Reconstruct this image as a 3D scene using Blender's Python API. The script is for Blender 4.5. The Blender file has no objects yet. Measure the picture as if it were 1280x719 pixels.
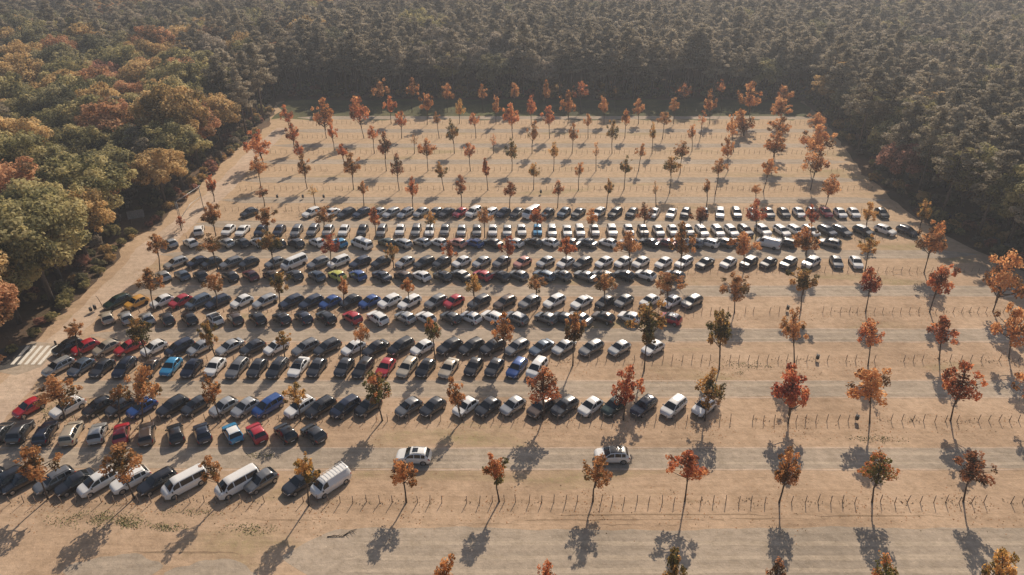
import bpy, math, random
import numpy as np
from mathutils import Vector, Matrix
R = math.radians
sc = bpy.context.scene
col = sc.collection

# ------------------------------------------------------------------ camera, sky, sun, exposure
F, H, TAN = 853.0, 60.0, 489.5 / 853.0
PITCH = math.atan(TAN)
cd = bpy.data.cameras.new('camera'); cam = bpy.data.objects.new('camera', cd); col.objects.link(cam)
cd.sensor_width = 36; cd.lens = 36 * F / 1280; cd.clip_start = 0.5; cd.clip_end = 5000
cam.location = (0, 0, H); cam.rotation_euler = (math.pi / 2 - PITCH, 0, 0)
sc.camera = cam
SUN_AZ, SUN_EL = R(18), R(37)
w = bpy.data.worlds.new('World'); sc.world = w; w.use_nodes = True
wn = w.node_tree.nodes; wl = w.node_tree.links
bg = next(n for n in wn if n.type == 'BACKGROUND')
sky = wn.new('ShaderNodeTexSky'); sky.sky_type = 'NISHITA'; sky.sun_disc = False
sky.sun_elevation = SUN_EL; sky.sun_rotation = SUN_AZ; sky.dust_density = 2.5; sky.air_density = 1.0
wl.new(sky.outputs[0], bg.inputs[0]); bg.inputs[1].default_value = 0.075
sd = bpy.data.lights.new('sun', 'SUN'); so = bpy.data.objects.new('sun', sd); col.objects.link(so)
sd.energy = 4.3; sd.angle = R(0.5); sd.color = (1.0, 0.86, 0.70)
so.rotation_euler = Vector((math.sin(SUN_AZ) * math.cos(SUN_EL), math.cos(SUN_AZ) * math.cos(SUN_EL), math.sin(SUN_EL))).to_track_quat('Z', 'Y').to_euler()
so.location = (40, 120, 90)
vs = sc.view_settings
vs.view_transform = 'Standard'; vs.look = 'None'; vs.gamma = 1; vs.use_curve_mapping = False; vs.exposure = 0.19
HAZE = 0.00042
sc.cycles.use_denoising = True
sc.cycles.max_bounces = 6; sc.cycles.diffuse_bounces = 2; sc.cycles.glossy_bounces = 2
sc.cycles.transmission_bounces = 3; sc.cycles.transparent_max_bounces = 4; sc.cycles.volume_bounces = 0

# ------------------------------------------------------------------ measuring helpers
SP, CP = math.sin(PITCH), math.cos(PITCH)
def G(px, py, z=0.0):
    """ground (or height z) point that was measured at a photo position"""
    a, b = (px - 640) / F, (359.5 - py) / F
    d = Vector((a, CP + b * SP, -SP + b * CP))
    t = (z - H) / d.z
    return Vector((0, 0, H)) + d * t
def P(v):
    d = Vector(v) - Vector((0, 0, H))
    zc = d.y * CP - d.z * SP; yc = d.y * SP + d.z * CP
    return 640 + F * d.x / zc, 359.5 - F * yc / zc
rng = random.Random(7)

# ------------------------------------------------------------------ materials
def mat(name):
    m = bpy.data.materials.new(name); m.use_nodes = True
    nt = m.node_tree
    return m, nt, nt.nodes['Principled BSDF']
def node(nt, t, **kw):
    n = nt.nodes.new(t)
    for k, v in kw.items(): setattr(n, k, v)
    return n
def ramp(nt, fac, stops):
    r = node(nt, 'ShaderNodeValToRGB')
    e = r.color_ramp.elements
    while len(e) < len(stops): e.new(0.5)
    for i, (p, c) in enumerate(stops):
        e[i].position = p; e[i].color = (*c, 1) if len(c) == 3 else c
    nt.links.new(fac, r.inputs[0]); return r.outputs[0]
def noise(nt, vec, scale, detail=4, rough=0.55, dist=0.0):
    n = node(nt, 'ShaderNodeTexNoise'); n.inputs['Scale'].default_value = scale
    n.inputs['Detail'].default_value = detail; n.inputs['Roughness'].default_value = rough
    n.inputs['Distortion'].default_value = dist
    if vec is not None: nt.links.new(vec, n.inputs['Vector'])
    return n.outputs['Fac']
def mix(nt, fac, a, b, blend='MIX'):
    m = node(nt, 'ShaderNodeMix', data_type='RGBA', blend_type=blend)
    for s, v in ((0, fac), (6, a), (7, b)):
        if isinstance(v, (int, float)): m.inputs[s].default_value = v
        elif isinstance(v, tuple): m.inputs[s].default_value = (*v, 1)
        else: nt.links.new(v, m.inputs[s])
    return m.outputs[2]
def math_(nt, op, a, b=0.0, c=None):
    m = node(nt, 'ShaderNodeMath', operation=op)
    for i, v in enumerate((a, b, c)):
        if v is None: continue
        if isinstance(v, (int, float)): m.inputs[i].default_value = v
        else: nt.links.new(v, m.inputs[i])
    return m.outputs[0]
def mapping(nt, scale=(1, 1, 1), loc=(0, 0, 0)):
    tc = node(nt, 'ShaderNodeTexCoord'); mp = node(nt, 'ShaderNodeMapping')
    mp.inputs['Scale'].default_value = scale; mp.inputs['Location'].default_value = loc
    nt.links.new(tc.outputs['Object'], mp.inputs[0]); return mp.outputs[0]
def solid(name, c, rough=0.6, metal=0.0, var=0.12, scale=8.0, coat=0.0):
    m, nt, b = mat(name)
    v = mapping(nt)
    f = noise(nt, v, scale, 3)
    lo = tuple(x * (1 - var) for x in c); hi = tuple(min(1, x * (1 + var)) for x in c)
    nt.links.new(ramp(nt, f, [(0.3, lo), (0.7, hi)]), b.inputs['Base Color'])
    b.inputs['Roughness'].default_value = rough; b.inputs['Metallic'].default_value = metal
    b.inputs['Coat Weight'].default_value = coat; b.inputs['Coat Roughness'].default_value = 0.15
    return m
def bump(nt, b, fac, strength, dist):
    n = node(nt, 'ShaderNodeBump'); n.inputs['Strength'].default_value = strength; n.inputs['Distance'].default_value = dist
    nt.links.new(fac, n.inputs['Height']); nt.links.new(n.outputs[0], b.inputs['Normal'])

def ground_material(name, base, light, dark, green, green_at, streak=0.5, far=None):
    m, nt, b = mat(name)
    v = mapping(nt); vx = mapping(nt, (0.06, 1.0, 1)); vxx = mapping(nt, (0.25, 1.0, 1), (31, 7, 0))
    c = ramp(nt, noise(nt, v, 0.075, 7, 0.62), [(0.36, dark), (0.5, base), (0.64, light)])
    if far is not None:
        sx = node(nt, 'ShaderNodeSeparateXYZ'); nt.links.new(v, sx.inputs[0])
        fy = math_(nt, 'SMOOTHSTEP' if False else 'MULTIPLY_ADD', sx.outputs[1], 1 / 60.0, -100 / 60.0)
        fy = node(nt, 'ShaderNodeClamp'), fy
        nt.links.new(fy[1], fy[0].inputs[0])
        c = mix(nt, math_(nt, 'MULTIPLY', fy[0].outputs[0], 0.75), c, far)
    st = ramp(nt, noise(nt, vx, 1.3, 5, 0.6), [(0.35, (0, 0, 0)), (0.68, (1, 1, 1))])
    c = mix(nt, math_(nt, 'MULTIPLY', st, streak), c, light)
    g = ramp(nt, noise(nt, vxx, 0.11, 5, 0.62, 0.4), [(green_at, (0, 0, 0)), (green_at + 0.12, (1, 1, 1))])
    g2 = ramp(nt, noise(nt, v, 1.6, 4, 0.7), [(0.35, (0.15,) * 3), (0.62, (1, 1, 1))])
    c = mix(nt, math_(nt, 'MULTIPLY', math_(nt, 'MULTIPLY', g, g2), 0.8), c, green)
    sp = ramp(nt, noise(nt, v, 3.1, 3, 0.6), [(0.62, (0, 0, 0)), (0.70, (1, 1, 1))])
    c = mix(nt, math_(nt, 'MULTIPLY', sp, 0.45), c, tuple(x * 0.5 for x in dark))
    sp2 = ramp(nt, noise(nt, mapping(nt, (1, 1, 1), (11, 5, 2)), 4.3, 2, 0.5), [(0.68, (0, 0, 0)), (0.74, (1, 1, 1))])
    c = mix(nt, math_(nt, 'MULTIPLY', sp2, 0.5), c, tuple(min(1, x * 1.35) for x in light))
    mo = ramp(nt, noise(nt, v, 0.8, 7, 0.74), [(0.30, (0.76, .75, .72)), (0.52, (1, 1, 1)), (0.72, (1.18, 1.17, 1.16))])
    c = mix(nt, 1.0, c, ramp(nt, noise(nt, mapping(nt, (.045, 1.0, 1), (3, 17, 0)), 2.6, 4, .65), [(.34, (.91, .905, .90)), (.5, (1, 1, 1)), (.66, (1.05,) * 3)]), 'MULTIPLY')
    c = mix(nt, 1.0, c, mo, 'MULTIPLY')
    nt.links.new(c, b.inputs['Base Color']); b.inputs['Roughness'].default_value = 0.95
    b.inputs['Specular IOR Level'].default_value = 0.15
    bump(nt, b, noise(nt, v, 1.2, 6, 0.65), 0.6, 0.18)
    return m
M = {}
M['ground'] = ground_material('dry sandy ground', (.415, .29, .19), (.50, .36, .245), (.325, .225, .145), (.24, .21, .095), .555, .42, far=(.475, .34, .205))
M['road'] = ground_material('compacted gravel', (.345, .282, .215), (.42, .34, .26), (.29, .24, .185), (.31, .25, .16), .75, .6)
M['track'] = ground_material('dirt track', (.49, .37, .275), (.55, .425, .315), (.43, .325, .235), (.24, .2, .1), .72, .2)
M['floor'] = ground_material('leaf litter', (.13, .088, .058), (.18, .115, .072), (.075, .055, .038), (.06, .06, .025), .52, .2)
M['asphalt'] = ground_material('asphalt', (.075, .072, .07), (.10, .095, .09), (.055, .053, .05), (.07, .07, .05), .8, .3)
M['marking'] = solid('worn road paint', (.72, .68, .60), .7, 0, .12, 3)
M['glass'] = solid('car glass', (.012, .016, .020), .06, 0, .05)
M['glass'].node_tree.nodes['Principled BSDF'].inputs['Specular IOR Level'].default_value = 0.6
M['tyre'] = solid('tyre rubber', (.02, .02, .02), .85)
M['rim'] = solid('wheel alloy', (.38, .38, .39), .35, .8)
M['trim'] = solid('black plastic trim', (.022, .022, .023), .6)
M['lamp'] = solid('headlamp', (.70, .71, .72), .12, .2, .05)
M['tail'] = solid('tail lamp', (.35, .015, .012), .15, 0, .05)
M['plate'] = solid('licence plate', (.72, .72, .70), .5)
M['thinblade'] = solid('thin grass blades', (.26, .235, .10), .9, 0, .35, 20)
M['straw'] = solid('dry straw', (.26, .185, .10), .9, 0, .4, 30)
M['bark'] = solid('young bark', (.085, .062, .045), .9, 0, .35, 5)
M['pinebark'] = solid('pine bark', (.10, .075, .06), .9, 0, .35, 2)
M['post'] = solid('weathered post wood', (.28, .205, .15), .9, 0, .3, 6)
M['bag'] = solid('black bin bag', (.018, .018, .02), .35)
M['steel'] = solid('galvanised steel', (.30, .30, .295), .45, .6)
M['board'] = solid('weathered board', (.16, .15, .14), .8, 0, .3, 4)
M['white'] = solid('white paint', (.75, .74, .71), .5)
M['branch'] = solid('dead wood', (.07, .05, .035), .9, 0, .3, 5)
PAINT = dict(w=('white', (.74, .73, .70), 0), s=('silver', (.44, .44, .43), .5), g=('grey', (.19, .19, .19), .5), d=('dark grey', (.042, .045, .052), .35),
    k=('black', (.009, .009, .011), .0), n=('navy blue', (.016, .024, .05), .3), b=('blue', (.02, .075, .26), .3), t=('bright blue', (.03, .24, .45), .2),
    r=('red', (.42, .018, .03), .1), c=('dark red', (.14, .012, .022), .2), y=('yellow', (.6, .42, .05), 0), o=('orange yellow', (.60, .30, .05), 0),
    l=('lime yellow', (.55, .55, .12), 0), e=('beige', (.46, .40, .31), .3), u=('brown', (.095, .065, .05), .4), m=('salmon pink', (.50, .22, .17), .1),
    f=('dark green', (.018, .043, .035), .3), i=('steel blue', (.10, .135, .18), .4))
for k, (nm, c, me) in PAINT.items():
    M['paint_' + k] = solid(nm + ' car paint', c, .30, me, .03, 2, .95)

def leaf_material(name, cols, trans=0.35):
    """cols: dark, mid, light of the leaves themselves"""
    m, nt, b = mat(name)
    a = node(nt, 'ShaderNodeAttribute', attribute_name='var')
    oi = node(nt, 'ShaderNodeObjectInfo')
    f = math_(nt, 'ADD', a.outputs['Fac'], math_(nt, 'MULTIPLY_ADD', oi.outputs['Random'], 0.24, -0.12))
    c = ramp(nt, f, [(i / (len(cols) - 1) * .8 + .1, c) for i, c in enumerate(cols)])
    nt.links.new(c, b.inputs['Base Color']); b.inputs['Roughness'].default_value = 0.65
    b.inputs['Specular IOR Level'].default_value = 0.22
    t = node(nt, 'ShaderNodeBsdfTranslucent'); nt.links.new(c, t.inputs[0])
    mx = node(nt, 'ShaderNodeMixShader'); mx.inputs[0].default_value = trans
    out = next(n for n in nt.nodes if n.type == 'OUTPUT_MATERIAL')
    nt.links.new(b.outputs[0], mx.inputs[1]); nt.links.new(t.outputs[0], mx.inputs[2]); nt.links.new(mx.outputs[0], out.inputs[0])
    return m
OLV, OLD = (.16, .125, .035), (.085, .075, .025)
YOUNG = dict(
    o=('orange', [(.188, .094, .031), (.552, .239, .082), (.728, .352, .138), (.760, .427, .188)]),
    r=('red-orange', [(.200, .087, .038), (.552, .181, .075), (.728, .263, .119), (.753, .364, .150)]),
    R=('scarlet', [(.202, .067, .034), (.493, .118, .062), (.627, .190, .095), (.650, .302, .134)]),
    y=('golden', [OLV, (.577, .326, .087), (.760, .451, .150), (.760, .477, .188)]),
    b=('russet brown', [(.150, .101, .038), (.414, .207, .075), (.577, .289, .119), (.652, .364, .164)]),
    m=('red and green', [(.113, .113, .031), (.276, .213, .063), (.577, .200, .075), (.678, .301, .125)]),
    g=('olive brown', [(.094, .087, .030), (.226, .164, .056), (.427, .251, .082), (.577, .326, .113)]),
    k=('dark maroon', [(.075, .050, .028), (.239, .113, .056), (.401, .176, .087), (.526, .251, .125)]))
WOOD = dict(
    olive=('olive green', [(.130, .123, .053), (.259, .232, .097), (.411, .363, .162), (.577, .482, .226)]),
    dark=('dark green', [(.092, .092, .049), (.169, .163, .085), (.275, .249, .135), (.396, .343, .181)]),
    gold=('golden', [(.239, .172, .072), (.501, .340, .138), (.697, .470, .203), (.750, .545, .259)]),
    orange=('orange', [(.211, .131, .062), (.465, .241, .113), (.637, .333, .169), (.685, .404, .213)]),
    red=('russet red', [(.162, .093, .066), (.368, .177, .124), (.541, .264, .185), (.618, .331, .224)]),
    green=('yellow green', [(.138, .134, .058), (.300, .275, .113), (.460, .399, .177), (.571, .480, .227)]),
    grey=('grey brown', [(.156, .133, .097), (.281, .234, .172), (.406, .336, .250), (.499, .414, .312)]))
PINE = dict(
    pine=('dark', [(.134, .112, .076), (.246, .207, .137), (.370, .308, .207), (.470, .398, .280)]),
    pale=('grey green', [(.179, .151, .106), (.314, .263, .179), (.448, .375, .263), (.560, .476, .347)]))
for pre, d in (('young_', YOUNG), ('wood_', WOOD), ('pine_', PINE)):
    for k, (nm, cs) in d.items(): M[pre + k] = leaf_material(nm + ' foliage', cs, .5 if pre != 'young_' else .66)

# ------------------------------------------------------------------ mesh helpers
def mesh(name, V, Fc, mats, fm=None, smooth=True, var=None):
    me = bpy.data.meshes.new(name)
    me.from_pydata([tuple(v) for v in V], [], [tuple(f) for f in Fc])
    for m in mats: me.materials.append(m)
    if fm is not None: me.polygons.foreach_set('material_index', fm)
    if smooth: me.polygons.foreach_set('use_smooth', [True] * len(me.polygons))
    me.update(); return me
def quads(name, V, m, var):
    """V: n x 4 x 3 array of separate leaf quads"""
    n = len(V)
    me = bpy.data.meshes.new(name)
    me.vertices.add(4 * n); me.vertices.foreach_set('co', V.astype(np.float32).ravel())
    me.loops.add(4 * n); me.loops.foreach_set('vertex_index', np.arange(4 * n, dtype=np.int32))
    me.polygons.add(n); me.polygons.foreach_set('loop_start', np.arange(0, 4 * n, 4, dtype=np.int32))
    me.materials.append(m); me.update(); me.validate()
    a = me.attributes.new('var', 'FLOAT', 'FACE'); a.data.foreach_set('value', var.astype(np.float32))
    return me
class MB:
    """collects boxes, tubes and sheets for ONE mesh"""
    def __init__(s): s.V, s.F, s.m = [], [], []
    def add(s, V, Fc, m=0):
        o = len(s.V); s.V += [tuple(v) for v in V]; s.F += [tuple(i + o for i in f) for f in Fc]; s.m += [m] * len(Fc)
    def box(s, c, d, m=0, rot=None, bev=0.0):
        x, y, z = (q / 2 for q in d); V = []
        for sz in (-1, 1):
            k = 1.0
            for sx, sy in ((-1, -1), (1, -1), (1, 1), (-1, 1)): V.append(Vector((sx * x, sy * y, sz * z)))
        if rot is not None: V = [rot @ v for v in V]
        V = [v + Vector(c) for v in V]
        s.add(V, [(3, 2, 1, 0), (4, 5, 6, 7), (0, 1, 5, 4), (1, 2, 6, 5), (2, 3, 7, 6), (3, 0, 4, 7)], m)
    def tube(s, pts, rad, n=7, m=0, cap=True):
        pts = [Vector(p) for p in pts]; rings = []
        for i, p in enumerate(pts):
            d = (pts[min(i + 1, len(pts) - 1)] - pts[max(i - 1, 0)]).normalized()
            a = d.orthogonal().normalized() if i == 0 else (a - d * a.dot(d)).normalized()
            b = d.cross(a); r = rad[i] if hasattr(rad, '__len__') else rad
            rings.append([p + (a * math.cos(t) + b * math.sin(t)) * r for t in (2 * math.pi * k / n for k in range(n))])
        V = [v for q in rings for v in q]
        Fc = [(i * n + k, i * n + (k + 1) % n, (i + 1) * n + (k + 1) % n, (i + 1) * n + k) for i in range(len(pts) - 1) for k in range(n)]
        if cap: Fc += [tuple(range(n - 1, -1, -1)), tuple((len(pts) - 1) * n + k for k in range(n))]
        s.add(V, Fc, m)
    def done(s, name, mats, smooth=False): return mesh(name, s.V, s.F, mats, s.m, smooth)
def link(name, data, parent=None, loc=(0, 0, 0), rot=(0, 0, 0), scale=(1, 1, 1)):
    o = bpy.data.objects.new(name, data); col.objects.link(o)
    if parent is not None: o.parent = parent
    o.location = loc; o.rotation_euler = rot; o.scale = scale
    return o
def tag(o, label, cat, group=None):
    o['label'] = label; o['category'] = cat
    if group: o['group'] = group
    return o
def struct(name, me): o = link(name, me); o['kind'] = 'structure'; return o
ONES = 'zeroth first second third fourth fifth sixth seventh eighth ninth tenth eleventh twelfth thirteenth fourteenth fifteenth sixteenth seventeenth eighteenth nineteenth'.split()
def nth(i):
    if i < 20: return ONES[i]
    t, u = divmod(i, 10); T = {2: 'twent', 3: 'thirt', 4: 'fort', 5: 'fift', 6: 'sixt', 7: 'sevent', 8: 'eight', 9: 'ninet'}[t]
    return T + 'ieth' if u == 0 else T + 'y-' + ONES[u]

# ------------------------------------------------------------------ ground, roads, track, wood floor
def interp(poly, y):
    return float(np.interp(y, [p[1] for p in poly], [p[0] for p in poly]))
LEFT = sorted([tuple(G(*p)[:2]) for p in [(-140, 600), (-40, 520), (0, 478), (60, 422), (110, 372), (150, 332), (170, 306), (205, 282), (240, 252), (268, 225), (300, 192), (345, 155), (352, 128)]], key=lambda p: p[1])
RIGHT = sorted([tuple(G(*p)[:2]) for p in [(1700, 600), (1500, 440), (1380, 385), (1280, 342), (1220, 315), (1160, 285), (1112, 248), (1078, 218), (1040, 165), (1004, 126)]], key=lambda p: p[1])
XL = lambda y: interp(LEFT, y); XR = lambda y: interp(RIGHT, y)
EDGE = 231.0
def inside_lot(x, y, m=0.0): return y < EDGE + m and XL(y) - m < x < XR(y) + m
S = 1100
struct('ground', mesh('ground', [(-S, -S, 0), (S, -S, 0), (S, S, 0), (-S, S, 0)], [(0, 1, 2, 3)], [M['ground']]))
def strip(name, y0, y1, x0, x1, z, m, rag=0.25, step=1.2, seed=0, taper=True):
    r = random.Random(seed); n = max(4, int((x1 - x0) / step)); V, Fc = [], []
    a = b = 0
    for i in range(n + 1):
        x = x0 + (x1 - x0) * i / n; a = a * .8 + r.uniform(-rag, rag) * .5; b = b * .8 + r.uniform(-rag, rag) * .5
        e = 1.0
        if taper: e = min(1, (i + .3) / 5, (n - i + .3) / 5)
        ym = (y0 + y1) / 2 + (r.uniform(-.3, .3) if e < 1 else 0)
        V += [(x, ym + (y0 - ym) * e + a, z), (x, ym + (y1 - ym) * e + b, z)]
    for i in range(n): Fc.append((2 * i, 2 * i + 2, 2 * i + 3, 2 * i + 1))
    return struct(name, mesh(name, V, Fc, [m]))
FY = [55.3, 69.2, 82.6, 96.2, 110.3, 124.4, 138.2, 150.6, 163.6, 176.8, 190.3, 204.2, 217.6]
for k in range(12):
    yc = (FY[k] + FY[k + 1]) / 2 + .1
    strip('gravel_road', yc - 1.75, yc + 1.75, XL(yc) + 6, XR(yc) - 1, .008, M['road'], .12, 1.2, k)
M['rut'] = ground_material('rolled gravel', (.425, .345, .26), (.47, .385, .29), (.37, .30, .225), (.33, .26, .16), .8, .5)
for k in range(9):
    yc = (FY[k] + FY[k + 1]) / 2 + .1; rk = random.Random(k + 40)
    for e in (-.95, .75):
        x = XL(yc) + 9
        while x < XR(yc) - 12:
            l = rk.uniform(14, 46); strip('tyre_track', yc + e - rk.uniform(.16, .32), yc + e + rk.uniform(.16, .32), x, min(x + l, XR(yc) - 4), .012, M['rut'], .07, .9, rk.randrange(9999)); x += l + rk.uniform(2, 16)
M['ruddy'] = ground_material('churned dark dirt', (.27, .19, .12), (.34, .24, .155), (.20, .14, .09), (.22, .19, .08), .6, .4)
for i, (pa, pb, py) in enumerate([(690, 960, 643.5), (640, 905, 650), (740, 850, 657), (900, 1010, 648), (1010, 1180, 645), (300, 420, 650), (160, 300, 690), (560, 640, 655), (1080, 1270, 662)]):
    a, b = G(pa, py), G(pb, py); strip('tyre_rut', a.y - .09, a.y + .09, a.x, b.x, .0045, M['ruddy'], .10, .7, 700 + i)
for yy in (46.2, 47.8, 49.6): strip('tyre_track', yy - .3, yy + .3, -18, 140, .012, M['rut'], .12, 1, int(yy * 10))
strip('access_road', 44.6, 51.6, -24, 150, .008, M['road'], .3, 1.0, 99)
strip('access_road', 44.2, 48.6, -46, -36, .008, M['road'], .6, .7, 98)
strip('access_road', 44.0, 47.6, -35.5, -26, .008, M['road'], .5, .7, 97)
def poly_sheet(name, pts, z, m, rag=.4, step=2.0, seed=1):
    """closed outline with a ragged edge, filled"""
    r = random.Random(seed); out = []
    for i, p in enumerate(pts):
        q = pts[(i + 1) % len(pts)]; p, q = Vector((p[0], p[1])), Vector((q[0], q[1])); n = max(1, int((q - p).length / step))
        for k in range(n): out.append(p.lerp(q, k / n) + Vector((r.uniform(-rag, rag), r.uniform(-rag, rag))))
    import mathutils.geometry as mg
    tris = mg.tessellate_polygon([[Vector((v.x, v.y, 0)) for v in out]])
    return struct(name, mesh(name, [(v.x, v.y, z) for v in out], tris, [m]))
M['shadegrass'] = ground_material('rough grass', (.095, .095, .045), (.17, .155, .07), (.055, .058, .03), (.12, .14, .04), .5, .2)  # rough grass, its colour darkened to deepen the wood's shadow at the far edge
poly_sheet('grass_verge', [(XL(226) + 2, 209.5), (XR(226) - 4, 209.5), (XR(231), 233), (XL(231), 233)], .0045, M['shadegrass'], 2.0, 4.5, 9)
lp = [p for p in LEFT]; rp = [p for p in RIGHT]
poly_sheet('forest_floor', [(-320, lp[0][1] - 5)] + [(x - 1.8, y) for x, y in lp] + [(lp[-1][0], EDGE), (0, EDGE + 1), (rp[-1][0], EDGE)] + [(x + .3, y) for x, y in reversed(rp)] + [(420, rp[0][1] - 5), (620, 700), (-620, 700)], .004, M['floor'], .7, 2.5)
poly_sheet('dirt_track', [tuple(G(*p)[:2]) for p in [(-60, 540), (0, 481), (60, 426), (110, 376), (152, 335), (172, 310), (205, 287), (243, 256), (272, 228), (304, 195), (346, 160), (363, 160), (322, 200), (290, 238), (262, 262), (232, 290), (200, 320), (160, 360), (120, 398), (90, 432), (52, 470), (10, 520), (-20, 560)]], .0085, M['track'], .25, 1.5, 5)
poly_sheet('asphalt_pad', [tuple(G(*p)[:2]) for p in [(-10, 462), (38, 427), (76, 430), (52, 458), (20, 470)]], .0125, M['asphalt'] if False else M['road'], .1, 1.5, 6)
poly_sheet('asphalt_road', [tuple(G(*p)[:2]) for p in [(-60, 470), (-20, 440), (46, 429), (24, 457), (-25, 470)]], .0165, M['asphalt'], .1, 1.5, 6)
for i in range(5):
    t0, b0 = 71.5 - 8.4 * i, 51.0 - 8.4 * i
    q = [G(t0 - 4.4, 432.3), G(t0, 432.3), G(b0, 455.8), G(b0 - 4.4, 455.8)]
    struct('crosswalk_stripe', mesh('crosswalk_stripe', [(v.x, v.y, .0205) for v in q], [(3, 2, 1, 0)], [M['marking']]))

# ------------------------------------------------------------------ the air: one closed box of even pale haze
hm = bpy.data.materials.new('pale haze'); hm.use_nodes = True; hn = hm.node_tree
for q in list(hn.nodes):
    if q.type == 'BSDF_PRINCIPLED': hn.nodes.remove(q)
pv = hn.nodes.new('ShaderNodeVolumePrincipled'); pv.inputs['Color'].default_value = (.86, .91, 1, 1); pv.inputs['Density'].default_value = HAZE; pv.inputs['Anisotropy'].default_value = 0.35
hn.links.new(pv.outputs[0], next(q for q in hn.nodes if q.type == 'OUTPUT_MATERIAL').inputs['Volume'])
hb = MB(); hb.box((0, 0, 31), (2240, 2240, 64)); ho = link('haze', hb.done('haze', [hm])); ho['kind'] = 'stuff'; ho['label'] = 'thin warm autumn haze in the air'

# ------------------------------------------------------------------ cars
def profile(pts, x, s=.05):
    xs = [p[0] for p in pts][::-1]; zs = [p[1] for p in pts][::-1]
    return sum(np.interp(x + d, xs, zs) for d in (-s, 0, s)) / 3
CAR = {
 'H': dict(name='hatchback', cat='car', L=2.02, top=[(2.02, .50), (1.97, .66), (1.80, .78), (1.25, .90), (.92, .97), (.15, 1.40), (-.5, 1.49), (-1.25, 1.43), (-1.80, 1.05), (-1.93, .92), (-2.02, .55)],
           belt=.93, ws=(.90, .18), rw=(-1.33, -1.80), sw=[(.62, -.28), (-.38, -1.32)], wx=(1.27, -1.25)),
 'S': dict(name='saloon_car', cat='car', L=2.28, top=[(2.28, .50), (2.22, .66), (2.05, .76), (1.35, .88), (1.02, .94), (.25, 1.36), (-.4, 1.44), (-1.0, 1.38), (-1.62, 1.02), (-2.15, .98), (-2.28, .60)],
           belt=.91, ws=(1.0, .28), rw=(-1.05, -1.60), sw=[(.72, -.18), (-.28, -1.15)], wx=(1.42, -1.32)),
 'E': dict(name='estate_car', cat='car', L=2.30, top=[(2.30, .50), (2.24, .67), (2.05, .78), (1.38, .90), (1.05, .96), (.28, 1.40), (-.4, 1.48), (-1.75, 1.43), (-2.13, 1.05), (-2.22, .92), (-2.30, .58)],
           belt=.93, ws=(1.02, .30), rw=(-1.82, -2.12), sw=[(.72, -.18), (-.28, -1.05), (-1.13, -1.72)], wx=(1.43, -1.33), rails=1),
 'U': dict(name='suv', cat='car', L=2.20, top=[(2.20, .62), (2.14, .82), (1.95, .93), (1.35, 1.04), (1.02, 1.10), (.32, 1.56), (-.3, 1.66), (-1.55, 1.60), (-1.98, 1.16), (-2.10, 1.0), (-2.20, .66)],
           belt=1.06, ws=(1.0, .35), rw=(-1.62, -1.97), sw=[(.72, -.15), (-.25, -1.0), (-1.08, -1.55)], wx=(1.36, -1.32), rails=1, W=.93, r=.36),
 'M': dict(name='people_carrier', cat='car', L=2.22, top=[(2.22, .58), (2.16, .80), (1.95, .95), (1.55, 1.06), (1.3, 1.13), (.45, 1.62), (-.3, 1.74), (-1.85, 1.68), (-2.08, 1.12), (-2.16, 1.0), (-2.22, .62)],
           belt=1.05, ws=(1.28, .47), rw=(-1.89, -2.07), sw=[(.95, .02), (-.08, -.95), (-1.04, -1.78)], wx=(1.42, -1.35), W=.92),
 'V': dict(name='minibus', cat='van', L=2.55, top=[(2.55, .62), (2.48, .92), (2.25, 1.10), (1.95, 1.20), (1.25, 1.84), (.85, 1.95), (-2.35, 1.95), (-2.48, 1.80), (-2.53, 1.1), (-2.55, .62)],
           belt=1.16, ws=(1.92, 1.30), rw=None, sw=[(1.50, .72), (.60, -.78), (-.88, -2.25)], wx=(1.65, -1.45), W=.98, r=.35),
 'P': dict(name='panel_van', cat='van', L=2.75, top=[(2.75, .62), (2.68, .95), (2.45, 1.14), (2.10, 1.26), (1.42, 1.95), (1.05, 2.08), (-2.55, 2.08), (-2.68, 1.92), (-2.73, 1.1), (-2.75, .62)],
           belt=1.22, ws=(2.06, 1.48), rw=None, sw=[(1.68, .85)], wx=(1.8, -1.6), W=1.02, r=.36)}
def car_surf(t):
    L, top, belt0, W = t['L'], t['top'], t['belt'], t.get('W', .88)
    def section(x):
        zt = profile(top, x); e = abs(x) / L
        wmax = W * (1 - .30 * max(0, (e - .72) / .28) ** 2.2 if x > 0 else 1 - .20 * max(0, (e - .80) / .20) ** 2.2)
        zb = .24 + .10 * max(0, (e - .80) / .2)
        belt = min(belt0 - .03 * (x / L), zt - .035)
        g = max(0.0, zt - belt)
        wt = wmax - .07 - .36 * max(0, g - .05)
        return [(wmax * .80, zb), (wmax * .965, zb + .06), (wmax * .985, .42), (wmax, (belt + .5) / 2), (wmax * .985, belt - .05), (wmax - .045, belt),
                (wt + (wmax - .045 - wt) * .08 , zt - .05 * min(1, g / .3)), (wt - .05, zt - .012 * min(1, g / .3)), (wt * .55, zt + .02), (0, zt + .03)]
    def S(x, u):
        p = section(x); i = min(int(u), len(p) - 2); f = u - i
        return Vector((x, p[i][0] * (1 - f) + p[i + 1][0] * f, p[i][1] * (1 - f) + p[i + 1][1] * f))
    return section, S
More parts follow.
